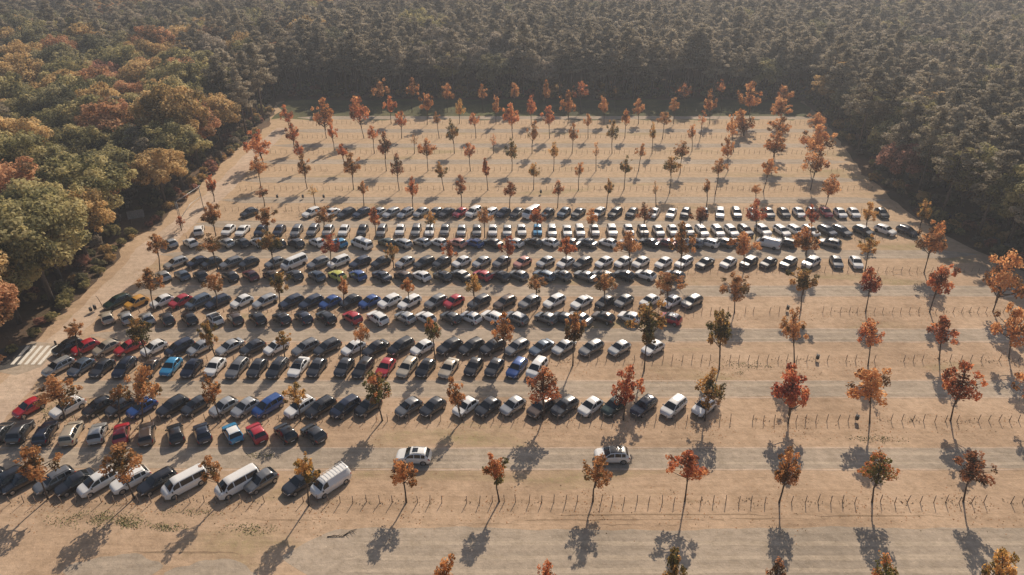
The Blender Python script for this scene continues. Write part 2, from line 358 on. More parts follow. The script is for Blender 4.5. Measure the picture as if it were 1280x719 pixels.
def patch(S, x0, x1, u0, u1, side, nx, nu, off):
    V = []; Fc = []
    for i in range(nx + 1):
        for j in range(nu + 1):
            x, u = x0 + (x1 - x0) * i / nx, u0 + (u1 - u0) * j / nu
            p = S(x, u); a = S(x + .01, u) - S(x - .01, u); b = S(x, min(u + .05, 8.99)) - S(x, max(u - .05, 0))
            n = b.cross(a).normalized() if b.length > 1e-6 else Vector((0, 0, 1))
            if n.z < 0 and abs(n.y) < .2: n = -n
            if n.y < -.2: n = -n
            p = p + n * off
            V.append((p.x, p.y * side, p.z))
    for i in range(nx):
        for j in range(nu):
            a = i * (nu + 1) + j; Fc.append((a, a + 1, a + nu + 2, a + nu + 1))
    return V, Fc
PROTO = {}
def car_parts(k):
    """list of (part name, mesh, location, [sub-parts]) for one body type; paint comes later"""
    if k in PROTO: return PROTO[k]
    t = CAR[k]; section, S = car_surf(t); L, r = t['L'], t.get('r', .32); W = t.get('W', .88)
    xs = sorted(set([round(q, 3) for q in np.linspace(-L + .02, L - .02, 31)] + [L - .06, -L + .06, L, -L]))
    V, Fc = [], []; n = len(section(0)); full = 2 * n - 1
    for x in xs:
        p = section(x); V += [(x, y, z) for y, z in p] + [(x, -y, z) for y, z in p[-2::-1]]
    for i in range(len(xs) - 1):
        for j in range(full - 1):
            a = i * full + j; Fc.append((a, a + full, a + full + 1, a + 1))
        a = i * full; Fc.append((a + full - 1, a + 2 * full - 1, a + full, a))
    Fc.append(tuple(range(full))); Fc.append(tuple((len(xs) - 1) * full + j for j in range(full - 1, -1, -1)))
    fm = [0] * len(Fc)
    def ext(V2, F2, m):
        o = len(V); V.extend(V2); Fc.extend(tuple(i + o for i in f) for f in F2); fm.extend([m] * len(F2))
    for s in (1, -1):      # wheel arches, door seams, sills
        for wx in t['wx']:
            yy = S(wx, 3)[1] + .004
            q = [(wx + (r + .06) * math.cos(a), s * yy, max(.26, r + (r + .06) * math.sin(a))) for a in np.linspace(-.35, math.pi + .35, 16)]
            ext(q, [tuple(range(16)) if s < 0 else tuple(range(15, -1, -1))], 1)
        ext(*patch(S, t['wx'][0] - r - .1, t['wx'][1] + r + .1, .9, 1.6, s, 6, 1, .006), 1)
    # grille and lower bumpers
    for x, z, wd, hh in ((L + .004, .40, .95, .17), (-L - .004, .40, 1.05, .14)):
        q = [(x, -wd / 2, z - hh / 2), (x, wd / 2, z - hh / 2), (x, wd / 2, z + hh / 2), (x, -wd / 2, z + hh / 2)]
        ext(q, [(0, 1, 2, 3) if x > 0 else (3, 2, 1, 0)], 1)
        q = [(x + (.004 if x > 0 else -.004), sy * .26, sz) for sy, sz in ((-1, .50), (1, .50), (1, .60), (-1, .60))]
        ext([(a, b, c - (0.0 if k in 'VPUM' else .05)) for a, b, c in q], [(0, 1, 2, 3) if x > 0 else (3, 2, 1, 0)], 2)
    body = (V, Fc, fm)
    G1 = [M['glass']]
    parts = []
    def two(x0, x1, u0, u1, nx, nu, off):
        mb = MB()
        for s in (1, -1): mb.add(*patch(S, x0, x1, u0, u1, s, nx, nu, off))
        return mb
    parts.append(('windscreen', two(*t['ws'], 6.9, 9, 4, 4, .008).done('windscreen', G1, True), (0, 0, 0), []))
    if t['rw']: parts.append(('rear_window', two(*t['rw'], 6.95, 9, 3, 4, .008).done('rear_window', G1, True), (0, 0, 0), []))
    else:
        mb = MB(); x = -L - .006; zt = t['top'][5][1]; mb.box((x + .03, 0, zt * .70), (.05, 1.35, zt * .27)); parts.append(('rear_window', mb.done('rear_window', G1), (0, 0, 0), []))
    for s in (1, -1):
        for a, b in t['sw']:
            mb = MB(); mb.add(*patch(S, a, b, 5.12, 5.92, s, 5, 2, .008)); parts.append(('side_window', mb.done('side_window', G1, True), (0, 0, 0), []))
    for wx in t['wx']:
        for s in (1, -1):
            mb = MB(); mb.tube([(0, -.10, 0), (0, -.085, 0), (0, .085, 0), (0, .10, 0)], [r - .03, r, r, r - .03], 18)
            rm = MB(); rm.tube([(0, s * .101, 0), (0, s * .112, 0)], [r * .70, r * .62], 12)
            for q in range(5):
                a = q * 2 * math.pi / 5; rm.box((math.cos(a) * r * .36, s * .115, math.sin(a) * r * .36), (r * .55, .012, .06), 0, Matrix.Rotation(-a, 3, 'Y'))
            parts.append(('wheel', mb.done('wheel', [M['tyre']], True), (wx, s * (W - .075), r), [('rim', rm.done('rim', [M['rim']]))]))
    full_from = len(parts)
    for s in (1, -1):
        mb = MB(); mb.add(*patch(S, L - .30, L - .03, 3.5, 4.9, s, 3, 2, .008)); parts.append(('headlight', mb.done('headlight', [M['lamp']], True), (0, 0, 0), []))
        mb = MB(); mb.add(*patch(S, -L + .26, -L + .015, 3.4, 5.0, s, 3, 2, .008)); parts.append(('tail_light', mb.done('tail_light', [M['tail']], True), (0, 0, 0), []))
        mx = t['ws'][0] - .22; q = S(mx, 5)
        mb = MB(); mb.box((mx, s * (q.y + .11), q.z + .06), (.12, .2, .13)); parts.append(('mirror', mb.done('mirror', [M['trim']]), (0, 0, 0), []))
        if t.get('rails'):
            a, b = t['ws'][1] - .25, t['rw'][0] + .12
            mb = MB(); mb.tube([S(x, 7.25) * 1 + Vector((0, 0, dz)) for x, dz in ((a, .0), (a - .1, .055), (b + .1, .055), (b, .0))], .018, 5)
            for i, v in enumerate(mb.V): mb.V[i] = (v[0], v[1] * s, v[2])
            parts.append(('roof_rail', mb.done('roof_rail', [M['trim']]), (0, 0, 0), []))
    if k == 'P':
        mb = MB(); zt = 2.08
        for s in (1, -1): mb.tube([(.95, s * .72, zt + .12), (-2.5, s * .72, zt + .12)], .025, 6)
        for i in range(8):
            x = .9 - i * .48; mb.box((x, 0, zt + .13), (.05, 1.4, .03))
            for s in (1, -1): mb.box((x, s * .72, zt + .07), (.04, .04, .12))
        parts.append(('roof_rack', mb.done('roof_rack', [M['white']]), (0, 0, 0), []))
    PROTO[k] = (body, parts, full_from); return PROTO[k]
BODY = {}
def body_mesh(k, c):
    if (k, c) not in BODY:
        V, Fc, fm = car_parts(k)[0]; t = CAR[k]
        BODY[(k, c)] = mesh('body', V, Fc, [M['paint_' + c], M['trim'], M['plate']], fm)
        me = BODY[(k, c)]
        sm = [True] * len(me.polygons)
        for i, f in enumerate(fm):
            if f: sm[i] = False
        me.polygons.foreach_set('use_smooth', sm)
    return BODY[(k, c)]
FIRST = {}
def place_car(k, c, loc, rz, label, group, full=True, extras=None):
    t = CAR[k]; body, parts, ff = car_parts(k)
    if k not in FIRST:
        root = link(t['name'], None); kids = []
        for nm, me, l, sub in parts:
            o = link(nm, me, root, l)
            kids.append((o, [link(a, b, o) for a, b in sub]))
        b = link('body', body_mesh(k, c), root)
        FIRST[k] = (root, b, kids)
    else:
        pr, pb, pk = FIRST[k]
        root = pr.copy(); col.objects.link(root)
        b = pb.copy(); b.data = body_mesh(k, c); col.objects.link(b); b.parent = root
        for i, (o, sub) in enumerate(pk):
            if not full and i >= ff and k != 'P': break
            q = o.copy(); col.objects.link(q); q.parent = root
            if full:
                for s in sub: z = s.copy(); col.objects.link(z); z.parent = q
    root.location = loc; root.rotation_euler = (0, 0, rz); root.scale = (.96, 1.04, 1.08) if k in 'HSE' else (.98, 1.03, 1.0) if k == 'U' else (.88, .93, .9) if k == 'P' else (1, 1, 1)
    tag(root, label, t['cat'], group)
    for e in (extras or []):
        S = car_surf(t)[1]; a, b2 = t['ws'][1], (t['rw'] or (t['top'][-4][0],))[0]
        if e == 'sunroof':
            mb = MB()
            for s in (1, -1): mb.add(*patch(S, a - .25, a - .95, 8, 9, s, 3, 2, .012))
            link('sunroof', mb.done('sunroof', [M['glass']], True), root)
        else:
            mb = MB()
            for s in (1, -1): mb.add(*patch(S, a - .04, b2 + .04, 7.0, 9, s, 8, 4, .010))
            link('roof_panel', mb.done('roof_panel', [{'white': M['paint_w'], 'black': M['paint_k']}[e]], True), root)
    return root
# rows counted from the front: y in the photo, heading at two x (degrees from +Y, left positive), cars
ROWS = [
 (601, (0, 143), (240, 136), '-16kE 8kU 26kE 67gE 95kS 124wM 162wU 197kE 231wV 297wV 326gH 376dS 413wP'),
 (540, (60, 10), (392, 48), '1dH 24dU 57nE 90eM 122sH 152rH 184uE 220kH 253nH 291tH+white 321rH 357kH 392dH'),
 (508, (40, 148), (880, 132), '37rH 85wU+sunroof 122kH 150dH 178bH 216kU 244dS 280sH 307sH 335bM 375wE 401kE 432nM 460kH 511gH 541dS 582wH 610dH 641sH 676uU 706dU 738wH 767fH 805nE 842wM 880wH'),
 (459, (150, 178), (670, 152), '72sE 101iS 128dH 155nE 188uS 213tH 240nH 268wH 297dE 322dH 347dE 373wS+black 396dH 430dS 454kE 482rH 509eE 532kH 561eS 592kE 618dH 646bE 671wM'),
 (434, (150, 144), (815, 130), '84kU 106rH 133eE 161rS 193wE 225nM 250sS 287sS 316dS 345wH 382gE 409dE 442wH 470kS 501kM 528wE 562kU 589kE 616kU 646dE 677iS 705sS 739gE 774sS 816wH'),
 (397, (133, 36), (840, 57), '133eH 157sH 184nH 209dH 237kH 269wH+black 294uE 322kH 352dH 379nH 407kE 440rH 472wU 506sS 532wH 563dH 588wS 616wU 645gU+white 682gS 703dH 724sS 754uS 787wS 837rH+white'),
 (377, (146, 144), (865, 131), '146fE 171oH 202wH 225rH 248iM 272nE 302wH 331sE 364nE 389nE 413bH 438kH 462bH 487wU 512wE 545gU 567rH 599dE 631uE 662gU 693wE 727wS 756kH 780gH 812wH 839wE 865gU'),
 (344, (204, 44), (843, 52), '204sE 227iH 251dH 288kH 313cH 339uH 368dH 396kH 421lH 447bH 477nS 504uH 527wH 553dH 576kS+white 603rH 625dH 648kH 680iE 702kH 731gS 753gE 780kS 807wS 843gH'),
 (328, (220, 140), (1014, 130), '220sE 246nH 264kH 289gE 311kH 344gE 367wV 398gE 423wM 450nE 476kE 506sE 530kE 552dS 577wH 602sH 627gH 653mH 682dH 707wH 728dE 755wH 779wH 801wH 829wH 855wE 881dS 910wE 936dU+white 960dH 985dU+white 1014wU 1046gH 1070wH'),
 (303, (238, 48), (1037, 56), '213sH 238wH 283kH 302dH 322wH 347dH 370dE 396wH 424tH 452wV 483fH 503sE 527sS 549wH 572mH 593bH 616kS 643wH 666kS 687wE 713gS 734nS 760wS 786wH 812kS 832cS 849wH 867iH 885wE 904gE 924wH 961wP 982dE 1037gU'),
 (288, (285, 176), (765, 182), '248wU 285wS 303wS 326nH 349nH 371gE 391dE 410sH 430wE 453dH 477gE 500wS 520gE 537wE 556gS 577kS 596gE 616wE 634sE 652wE 672tH 690sE 709wS 725wE 743wH 765wU 786wH 804gH 823wH 841wE 860wH 877wE 897wE 914wE 932dE 954wU 977wE 995wE 1013wE 1034nE 1052dE 1079dU+white 1107wU 1134nE'),
 (266, (389, 145), (760, 145), '311dH 389wE 414wS 433kE 452nE 473dH 489sE 507sE 526sE 544gH 558kS 575rS 592wM 612wE 629nH 646dH 664wV 684dH 705kE 723kS 748kE 769kE 790dH 817wS 839wS 857dH 880gH 900wE 921gE 942wH 961gH 980dH 999wH 1016iH 1033rH 1050wH 1067wH 1102kH')]
def head_at(row, x):
    y, (xa, ha), (xb, hb), _ = ROWS[row]
    h = np.interp(x, [xa, xb], [ha, hb])
    if row == 8 and x > 1030: h = 172
    if row == 10: h = np.interp(x, [285, 765, 914, 1000, 1107], [176, 182, 189, 202, 212]) if x > 260 else 20
    if row == 11: h = np.interp(x, [760, 830, 960, 1100], [145, 152, 180, 182])
    if row == 3 and x < 140: h = np.interp(x, [72, 128], [150, 168])
    if row == 1 and x < 30: h = 6
    return h
COLN = {k: v[0] for k, v in PAINT.items()}
TYPN = dict(H='hatchback', S='saloon', E='estate car', U='suv', M='people carrier', V='minibus', P='panel van')
import re
far_cars = []
for ri, (py, ha, hb, text) in enumerate(ROWS):
    items = []
    for tok in text.split():
        a = re.match(r'(-?\d+)([a-z])([A-Z])(\+\w+)?', tok); items.append((int(a[1]), a[2], a[3], a[4][1:] if a[4] else None))
    cr_ = random.Random(ri * 31 + 5)
    if ri >= 3: items = [(x, (cr_.choice('gisgg') if c in 'dkn' and cr_.random() < .14 else c), k, e) for x, c, k, e in items]
    if ri >= 2: items = [(x, c, ('H' if k in 'SE' and e is None and cr_.random() < (.55 if k == 'S' else .30) else k), e) for x, c, k, e in items]
    names = [COLN[c] + ' ' + TYPN[k] + ({'white': ' with white roof', 'black': ' with black roof', 'sunroof': ' with dark sunroof'}.get(e, '') if e else '') for x, c, k, e in items]
    rr = random.Random(100 + ri)
    for i, (x, c, k, e) in enumerate(items):
        g = G(x, py, .72 if k not in 'VP' else .95); g.z = 0
        g.y += rr.uniform(-.22, .22)
        rz = R(90 + head_at(ri, x) + rr.uniform(-2.5, 2.5))
        if ri == 11: far_cars.append((k, c, g, rz)); continue
        lab = f'{names[i]}, {nth(i + 1)} from the track end of the {nth(ri + 1)} car row from front'
        if len(lab.split()) > 16: lab = f'{names[i]}, {nth(i + 1)} from track end of {nth(ri + 1)} car row from front'
        if 0 < i < len(items) - 1 and names.count(names[i]) == 1:
            alt = f'{names[i]} between a {TYPN[items[i-1][2]]} and a {TYPN[items[i+1][2]]} in the {nth(ri + 1)} car row from front'
            if len(alt.split()) <= 16 and e is None: lab = alt.replace('a estate', 'an estate').replace('a suv', 'an suv')
        place_car(k, c, g, rz, lab, 'cars parked in rows on the lot', ri < 6, [e] if e else None)
g = G(517, 569, .8); place_car('U', 'w', (g.x, g.y, 0), R(180 - 3), 'white suv with sunroof driving past the yellow young tree and its shadow', 'cars driving down the aisle', True, ['sunroof'])
g = G(765, 568, .8); place_car('U', 'w', (g.x, g.y, 0), R(180), 'white suv with black roof driving on the gravel aisle toward another suv', 'cars driving down the aisle', True, ['black'])
g = G(1177, 271, .7); place_car('H', 'b', (g.x, g.y, 0), R(200), 'blue hatchback half hidden under the dark pines beyond the lot corner', None, False)
# the farthest row: one object
MB_far = MB(); fmats = [M['glass'], M['tyre'], M['trim'], M['plate']]; idx = {}
for k, c, g, rz in far_cars:
    (V, Fc, fm), parts, ff = car_parts(k)
    mw = Matrix.Translation(g) @ Matrix.Rotation(rz, 4, 'Z') @ Matrix.Diagonal((.96, 1.04, 1.09, 1))
    if c not in idx: idx[c] = len(fmats); fmats.append(M['paint_' + c])
    o = len(MB_far.V); MB_far.V += [tuple(mw @ Vector(v)) for v in V]; MB_far.F += [tuple(i + o for i in f) for f in Fc]; MB_far.m += [idx[c] if q == 0 else q + 1 for q in fm]
    for nm, me, l, sub in parts[:ff]:
        mm = mw @ Matrix.Translation(l)
        MB_far.add([mm @ v.co for v in me.vertices], [tuple(p.vertices) for p in me.polygons], 1 if nm == 'wheel' else 0)
o = link('distant_parked_cars', MB_far.done('distant_parked_cars', fmats, True)); o['kind'] = 'stuff'
o['label'] = 'farthest row of parked cars under the dry upper field'

# ------------------------------------------------------------------ young trees of the lot
def leaves(seed, lobes, n, size, flat=.0, shell=.55, squash=(1, 1, 1), lobevar=.45, upvar=.0):
    r = np.random.default_rng(seed)
    c = np.array([l[0] for l in lobes], float); rad = np.array([l[1] for l in lobes], float)
    pick = r.choice(len(lobes), n, p=rad ** 2 / (rad ** 2).sum())
    d = r.normal(size=(n, 3)); d /= np.linalg.norm(d, axis=1)[:, None]
    q = shell + (1.08 - shell) * r.random(n) ** .7
    p = c[pick] + d * (rad[pick] * q)[:, None] * np.array(squash)
    nrm = d * .7 + r.normal(size=(n, 3)) * .55 + np.array([0, 0, flat]); nrm /= np.linalg.norm(nrm, axis=1)[:, None]
    a = np.cross(nrm, r.normal(size=(n, 3))); a /= np.linalg.norm(a, axis=1)[:, None]
    b = np.cross(nrm, a); s = size * r.uniform(.6, 1.25, n)[:, None]; asp = r.uniform(.45, .9, n)[:, None]
    V = np.stack([p - a * s, p - b * s * asp + nrm * s * .15, p + a * s, p + b * s * asp + nrm * s * .15], 1)
    lv = r.random(len(lobes))
    var = np.clip(.5 + (lv[pick] - .5) * lobevar * 2 + (r.random(n) - .5) * .55 + upvar * (p[:, 2]), 0, 1)
    return V, var
YL = []
for s in range(22):
    r = random.Random(500 + s); lo = []
    lo.append(((r.uniform(-.15, .15), r.uniform(-.15, .15), r.uniform(.42, .62)), r.uniform(.24, .36)))
    if r.random() < .6: lo.append(((lo[0][0][0] * 1.2, lo[0][0][1], .88), .20))
    for _ in range(4): lo.append(((r.uniform(-.35, .35), r.uniform(-.35, .35), r.uniform(.35, 1.0)), r.uniform(.10, .18)))
    k = r.choice([4, 5, 5, 6]); a0 = r.uniform(0, 6.28)
    for i in range(k):
        a = a0 + 6.283 * i / k + r.uniform(-.4, .4); q = r.uniform(.42, .72)
        lo.append(((q * math.cos(a), q * math.sin(a), r.uniform(-.45, .2)), r.uniform(.19, .32)))
        for _ in range(r.choice([1, 2, 2, 3])):
            f = r.uniform(1.0, 1.38); a2 = a + r.uniform(-.35, .35); lo.append(((q * f * math.cos(a2), q * f * math.sin(a2), r.uniform(-.45, .5)), r.uniform(.10, .19)))
    lo.append(((r.uniform(-.12, .12), r.uniform(-.12, .12), -.35), r.uniform(.28, .42)))
    lo.append(((r.uniform(-.1, .1), 0, .05), .35))
    YL.append(lo)
YC = {}; YLIMB = {}
def young_crown(v, c, sparse=False):
    if (v, c, sparse) not in YC:
        V, var = leaves(900 + v, YL[v], 420 if sparse else 1250 + 70 * (v % 7), .066, .3, .3, lobevar=.6, upvar=.12)
        YC[(v, c, sparse)] = quads('crown', V, M['young_' + c], var)
    return YC[(v, c, sparse)]
def young_limbs(v):
    if v not in YLIMB:
        mb = MB(); r = random.Random(v)
        mb.tube([(0, 0, -1.15), (.02, 0, -.4), (0, .02, .3), (YL[v][0][0][0], YL[v][0][0][1], .75)], [.045, .04, .025, .008], 6)
        for c, rad in YL[v][1:]:
            z0 = max(-.95, c[2] - r.uniform(.3, .6)); mb.tube([(0, 0, z0), (c[0] * .5, c[1] * .5, z0 + (c[2] - z0) * .4), c], [.026, .018, .006], 5)
        YLIMB[v] = mb.done('limbs', [M['bark']], True)
    return YLIMB[v]
TR = []
for s in range(5):
    r = random.Random(40 + s); b1, b2 = r.uniform(-.15, .15), r.uniform(-.15, .15)
    mb = MB(); mb.tube([(0, 0, -.02), (b1 * .3, b2 * .3, .25), (b1, b2, .6), (b1 * .4, b2 * .4, 1.0)], [.13, .095, .085, .075], 8); TR.append(mb.done('trunk', [M['bark']], True))
TREES = {  # base x y, crown box x0 x1 y0 y1, colour
 'A': '551 766 537 575 694 748 o,682 766 670 696 691 746 r,843 766 820 862 685 750 g,968 766 953 986 692 748 k,1106 766 1085 1123 688 745 m,1244 766 1219 1264 678 745 y',
 'B': '60 624 14 74 556 602 b,168 623 120 179 555 600 b,281 625 249 279 570 607 b,386 632 362 403 566 608 y,508 628 483 523 572 610 o,624 627 596 641 565 608 m,741 627 726 768 569 612 b,856 627 834 888 560 606 r,974 628 966 1004 562 612 o,1090 628 1074 1124 562 611 m,1204 627 1189 1240 559 608 k',
 'C': '82 524 46 96 467 510 b,150 527 137 161 478 502 b,178 527 158 201 454 510 b,276 527 249 278 467 506 o,376 525 354 383 474 508 y,478 526 450 492 464 508 m,578 526 555 581 470 512 o,679 524 654 703 457 506 r,779 525 760 806 457 511 R,881 526 863 912 463 511 g,985 529 959 1019 456 520 R,1087 529 1054 1117 457 506 o,1188 526 1174 1230 449 506 r,1289 526 1265 1312 455 506 o',
 'D': '101 448 80 108 400 424 b,185 450 155 191 397 432 g,270 447 246 272 399 437 g,357 455 342 366 412 434 y,450 452 441 463 404 430 o,544 450 526 554 396 427 m,630 455 611 646 392 431 o,716 457 702 736 387 433 b,805 464 781 841 376 432 g,899 462 879 921 382 440 g,993 456 973 1006 385 430 b,1085 457 1070 1107 395 436 r,1174 450 1154 1198 392 431 r,1261 448 1239 1286 381 432 o',
 'E': '193 390 169 204 335 367 b,272 387 249 286 341 365 b,350 388 335 363 337 370 g,430 386 420 440 346 371 o,512 386 498 521 347 369 o,592 386 580 604 343 369 y,672 386 656 683 341 366 b,757 388 738 771 338 367 b,835 388 811 856 338 370 b,918 391 896 941 341 376 b,1001 388 984 1026 332 369 g,1082 390 1071 1106 334 369 R,1162 390 1151 1198 327 373 r,1241 390 1229 1282 314 376 o',
 'F': '200 338 179 214 289 319 b,272 337 244 283 293 318 b,344 336 317 355 287 319 g,414 336 400 427 293 319 R,492 335 479 498 305 327 g,565 338 550 574 301 325 r,634 338 622 649 295 321 R,707 340 693 723 295 323 r,787 340 767 806 290 321 b,851 343 832 871 279 323 b,930 340 907 951 290 321 o,1006 338 989 1026 281 317 o,1081 340 1071 1101 295 321 y,1155 341 1146 1186 277 321 o',
 'G': '270 295 250 279 251 285 b,335 297 316 346 257 285 b,405 294 392 420 258 281 b,470 297 457 480 260 284 r,538 297 530 547 264 282 y,606 297 595 616 259 282 b,672 297 659 684 259 281 r,740 297 730 749 262 284 o,805 297 794 817 255 278 k,875 297 858 891 256 280 k,945 297 931 958 251 281 R,1013 297 1002 1026 257 279 R,1080 297 1074 1096 254 279 y,1149 290 1145 1166 250 277 y',
 'H': '227 288 219 232 270 282 R,268 252 256 272 218 243 r,331 258 318 336 233 247 k,394 258 384 398 232 246 y-,455 257 447 461 227 245 b,516 260 507 524 223 247 r,577 260 567 585 221 246 k,637 261 627 650 227 247 k,697 260 690 707 226 246 r,758 261 753 770 224 244 g,820 260 814 824 226 244 b-,883 260 877 890 223 244 b,945 258 937 951 229 243 o,1031 261 1023 1054 219 246 o',
 'I': '326 234 310 334 195 220 o,384 236 369 390 193 221 b,442 237 425 454 191 220 b,499 238 485 506 193 221 k,555 238 540 560 203 224 g,610 238 599 615 199 222 r,667 237 659 676 204 222 y,723 238 717 732 203 221 o,780 237 772 792 196 219 g,837 241 826 852 193 218 g,894 243 888 910 198 219 b,954 240 950 974 199 221 o,1013 238 1005 1039 183 219 o',
 'J': '330 208 303 340 164 197 r,381 212 365 380 177 196 r,431 213 419 435 180 198 r,483 214 469 493 166 196 k,535 214 520 546 174 197 o,588 214 578 594 176 198 r,640 214 629 650 174 200 g,692 214 685 700 179 198 y,745 214 739 751 176 197 o-,798 214 795 810 181 198 b,850 217 840 866 177 198 b,910 214 899 919 171 199 o,965 210 954 985 164 194 o,1013 214 999 1043 157 194 o',
 'K': '369 190 354 376 151 179 r,418 188 406 422 155 176 r,468 192 458 474 156 176 r,518 192 513 523 168 182 b-,568 192 554 576 151 177 g,617 192 612 622 167 184 r-,665 192 658 676 152 177 b,715 192 709 725 155 177 o,765 192 756 774 152 176 g,815 192 810 822 154 176 y,865 189 857 872 156 174 o,917 190 906 921 144 172 o,968 192 959 991 143 169 o',
 'L': '408 173 388 420 125 160 o,455 173 432 460 118 156 r,502 173 493 509 136 160 r,549 173 540 551 140 155 b,595 173 585 600 140 158 r,641 173 625 653 131 159 r,687 173 674 697 133 157 r,735 173 729 741 140 159 o,781 173 775 790 136 159 o,828 174 820 842 137 157 b,875 173 871 885 140 158 r-,930 170 905 937 136 169 o,975 172 962 991 124 146 o,1020 176 1008 1032 139 161 o',
 'M': '362 160 346 369 133 155 r,489 155 478 497 121 142 r,534 156 523 546 115 142 o,574 155 568 582 125 146 y,620 155 613 628 120 144 o,664 155 655 672 121 145 r,710 155 699 722 115 144 o,755 155 745 764 121 143 o,798 155 789 806 124 145 o,842 155 834 851 124 142 b,887 155 876 898 114 142 o,937 156 920 953 105 138 o,980 155 966 995 108 131 o',
 'N': '477 141 463 489 100 126 b,515 141 504 526 99 122 o,559 141 550 568 105 126 o,604 141 596 610 106 125 o,643 141 635 651 104 125 o,684 141 674 692 102 125 o,726 141 714 737 102 125 r,769 141 760 777 107 123 g-,856 141 844 867 104 121 r-,902 141 894 909 99 116 r-'}
BASES = []
def young_tree(bx, by, x0, x1, y0, y1, c, label, group, seed):
    sparse = c.endswith('-'); c = c[0]
    r = random.Random(seed); g = G(bx, by); BASES.append((g.x, g.y))
    d = (g - Vector((0, 0, H))); zc = d.y * CP - d.z * SP; ppm = F / zc
    phi = math.atan2(H - 4, g.y)
    a = (x1 - x0) / 2 / ppm; E = (y1 - y0) / 2 / ppm
    cz = math.sqrt(max(.3 * a * a, E * E - a * a * math.sin(phi) ** 2)) / math.cos(phi); cz = min(max(cz, .62 * a), 1.9 * a)
    lo_, hi_ = .5, 14.0; ym = (y0 + y1) / 2
    for _ in range(30):
        z = (lo_ + hi_) / 2
        if P((g.x, g.y, z))[1] > ym: lo_ = z
        else: hi_ = z
    zcen = z
    dx = ((x0 + x1) / 2 - P((g.x, g.y, zcen))[0]) / ppm
    dx = max(-.30 * zcen, min(.30 * zcen, dx))
    root = link('young_tree', None, None, (g.x, g.y, 0)); root.rotation_euler = (0, math.atan2(dx, zcen) * .85, 0)
    tag(root, label, 'young tree', group)
    v = r.randrange(22); rot = r.uniform(0, 6.28)
    sx = a * 1.06; ry = a * r.uniform(.9, 1.12)
    k = max(1.0, zcen - .9 * cz)
    link('trunk', r.choice(TR), root, (0, 0, 0), (0, 0, r.uniform(0, 6.28)), (1, 1, max(.8, zcen - .75 * cz)))
    link('limbs', young_limbs(v), root, (0, 0, zcen), (0, 0, rot), (sx, ry, cz * 1.02))
    link('crown', young_crown(v, c, sparse), root, (0, 0, zcen), (0, 0, rot), (sx, ry, cz * 1.06))
    return root
for ri, (key, text) in enumerate(TREES.items()):
    for i, tok in enumerate(text.split(',')):
        q = tok.split(); c = q[6]
        adj = 'bare-branched ' if c.endswith('-') else ''
        wide = (int(q[3]) - int(q[2])) / (int(q[5]) - int(q[4])); shape = 'slender ' if wide < .75 else 'broad ' if wide > 1.05 else ''
        lab = f'{adj}{shape}{YOUNG[c[0]][0]} young tree, {nth(i + 1)} from track side in {nth(ri + 1)} tree row from front'
        young_tree(*[int(v) for v in q[:6]], c, lab, 'young trees planted in rows on the lot', ri * 50 + i)

# ------------------------------------------------------------------ stakes in rows, bins
ps = []
for s in range(4):
    r = random.Random(60 + s); mb = MB(); a = r.uniform(-.09, .09)
    mb.tube([(0, 0, -.05), (a * .3, 0, .5), (a, r.uniform(-.04, .04), 1.08 + r.uniform(-.1, .1))], [.050, .047, .042], 7); ps.append(mb.done('post', [M['post']], True))
spots = []
BINS = [(1021, 451), (1070, 527), (984, 389), (676, 243), (347, 249), (379, 249), (405, 249)]
bin_xy = [G(*p) for p in BINS]
r = random.Random(3)
for k, y in enumerate(FY):
    x = XL(y) + 7; xe = XR(y) - 2; n = 0
    while x < xe:
        x += 1.42 + r.uniform(-.14, .14); n += 1
        if any(abs(x - bx) < .55 and abs(y - by) < 2.2 for bx, by in BASES): continue
        if any(abs(x - b.x) < .6 and abs(y - b.y) < 1.5 for b in bin_xy): continue
        if r.random() < .05: continue
        p = P((x, y, .5))
        if not (-15 < p[0] < 1295 and p[1] < 735): continue
        spots.append((k, x, y + r.uniform(-.12, .12)))
for k, x, y in spots[:300]:
    o = link('wooden_stake', ps[r.randrange(4)], None, (x, y, 0), (r.uniform(-.05, .05), r.uniform(-.05, .05), r.uniform(0, 6.28)))
    tag(o, f'short weathered wooden stake in the {nth(k + 1)} line of stakes from the front', 'stake', f'wooden stakes in the {nth(k + 1)} line from the front')
mb = MB()
for k, x, y in spots[300:]: mb.tube([(x, y, -.05), (x + r.uniform(-.05, .05), y, 1.06 + r.uniform(-.1, .1))], [.045, .04], 5)
o = link('distant_stakes', mb.done('distant_stakes', [M['post']], True)); o['kind'] = 'stuff'; o['label'] = 'lines of small stakes across the upper lot'
bag = MB(); bag.tube([(0, 0, .32), (0, 0, .36), (0, .01, .6), (0, 0, .95), (0, 0, 1.0)], [.12, .24, .27, .23, .24], 10); bagm = bag.done('bag', [M['bag']], True)
ring = MB()
ring.tube([(.255 * math.cos(a), .255 * math.sin(a), 1.0) for a in np.linspace(0, 6.283, 17)], .018, 5); ringm = ring.done('ring', [M['steel']], True)
pole = MB(); pole.tube([(0, .3, -.05), (0, .3, 1.25)], .035, 6); polem = pole.done('post', [M['steel']], True)
where = ['beside the russet tree of the fourth stake line', 'beside the orange tree of the second stake line', 'left of the crooked stakes in the fifth line', 'alone on the upper field between two young trees',
         'on the upper aisle, first of three', 'on the upper aisle, second of three', 'on the upper aisle, third of three']
where = ['between stakes in the third line from the front', 'between stakes in the second line from the front', 'between stakes in the fourth line from the front', 'alone on the upper field among the young trees',
         'nearest the track of three on the upper aisle', 'middle one of three on the upper aisle', 'farthest from the track of three on upper aisle']
for i, b in enumerate(bin_xy):
    o = link('litter_bin', None, None, (b.x, b.y, 0), (0, 0, r.uniform(-.4, .4))); tag(o, 'black bag bin on a post ' + where[i], 'litter bin', 'black bag litter bins')
    link('bag', bagm, o); link('ring', ringm, o); link('post', polem, o)
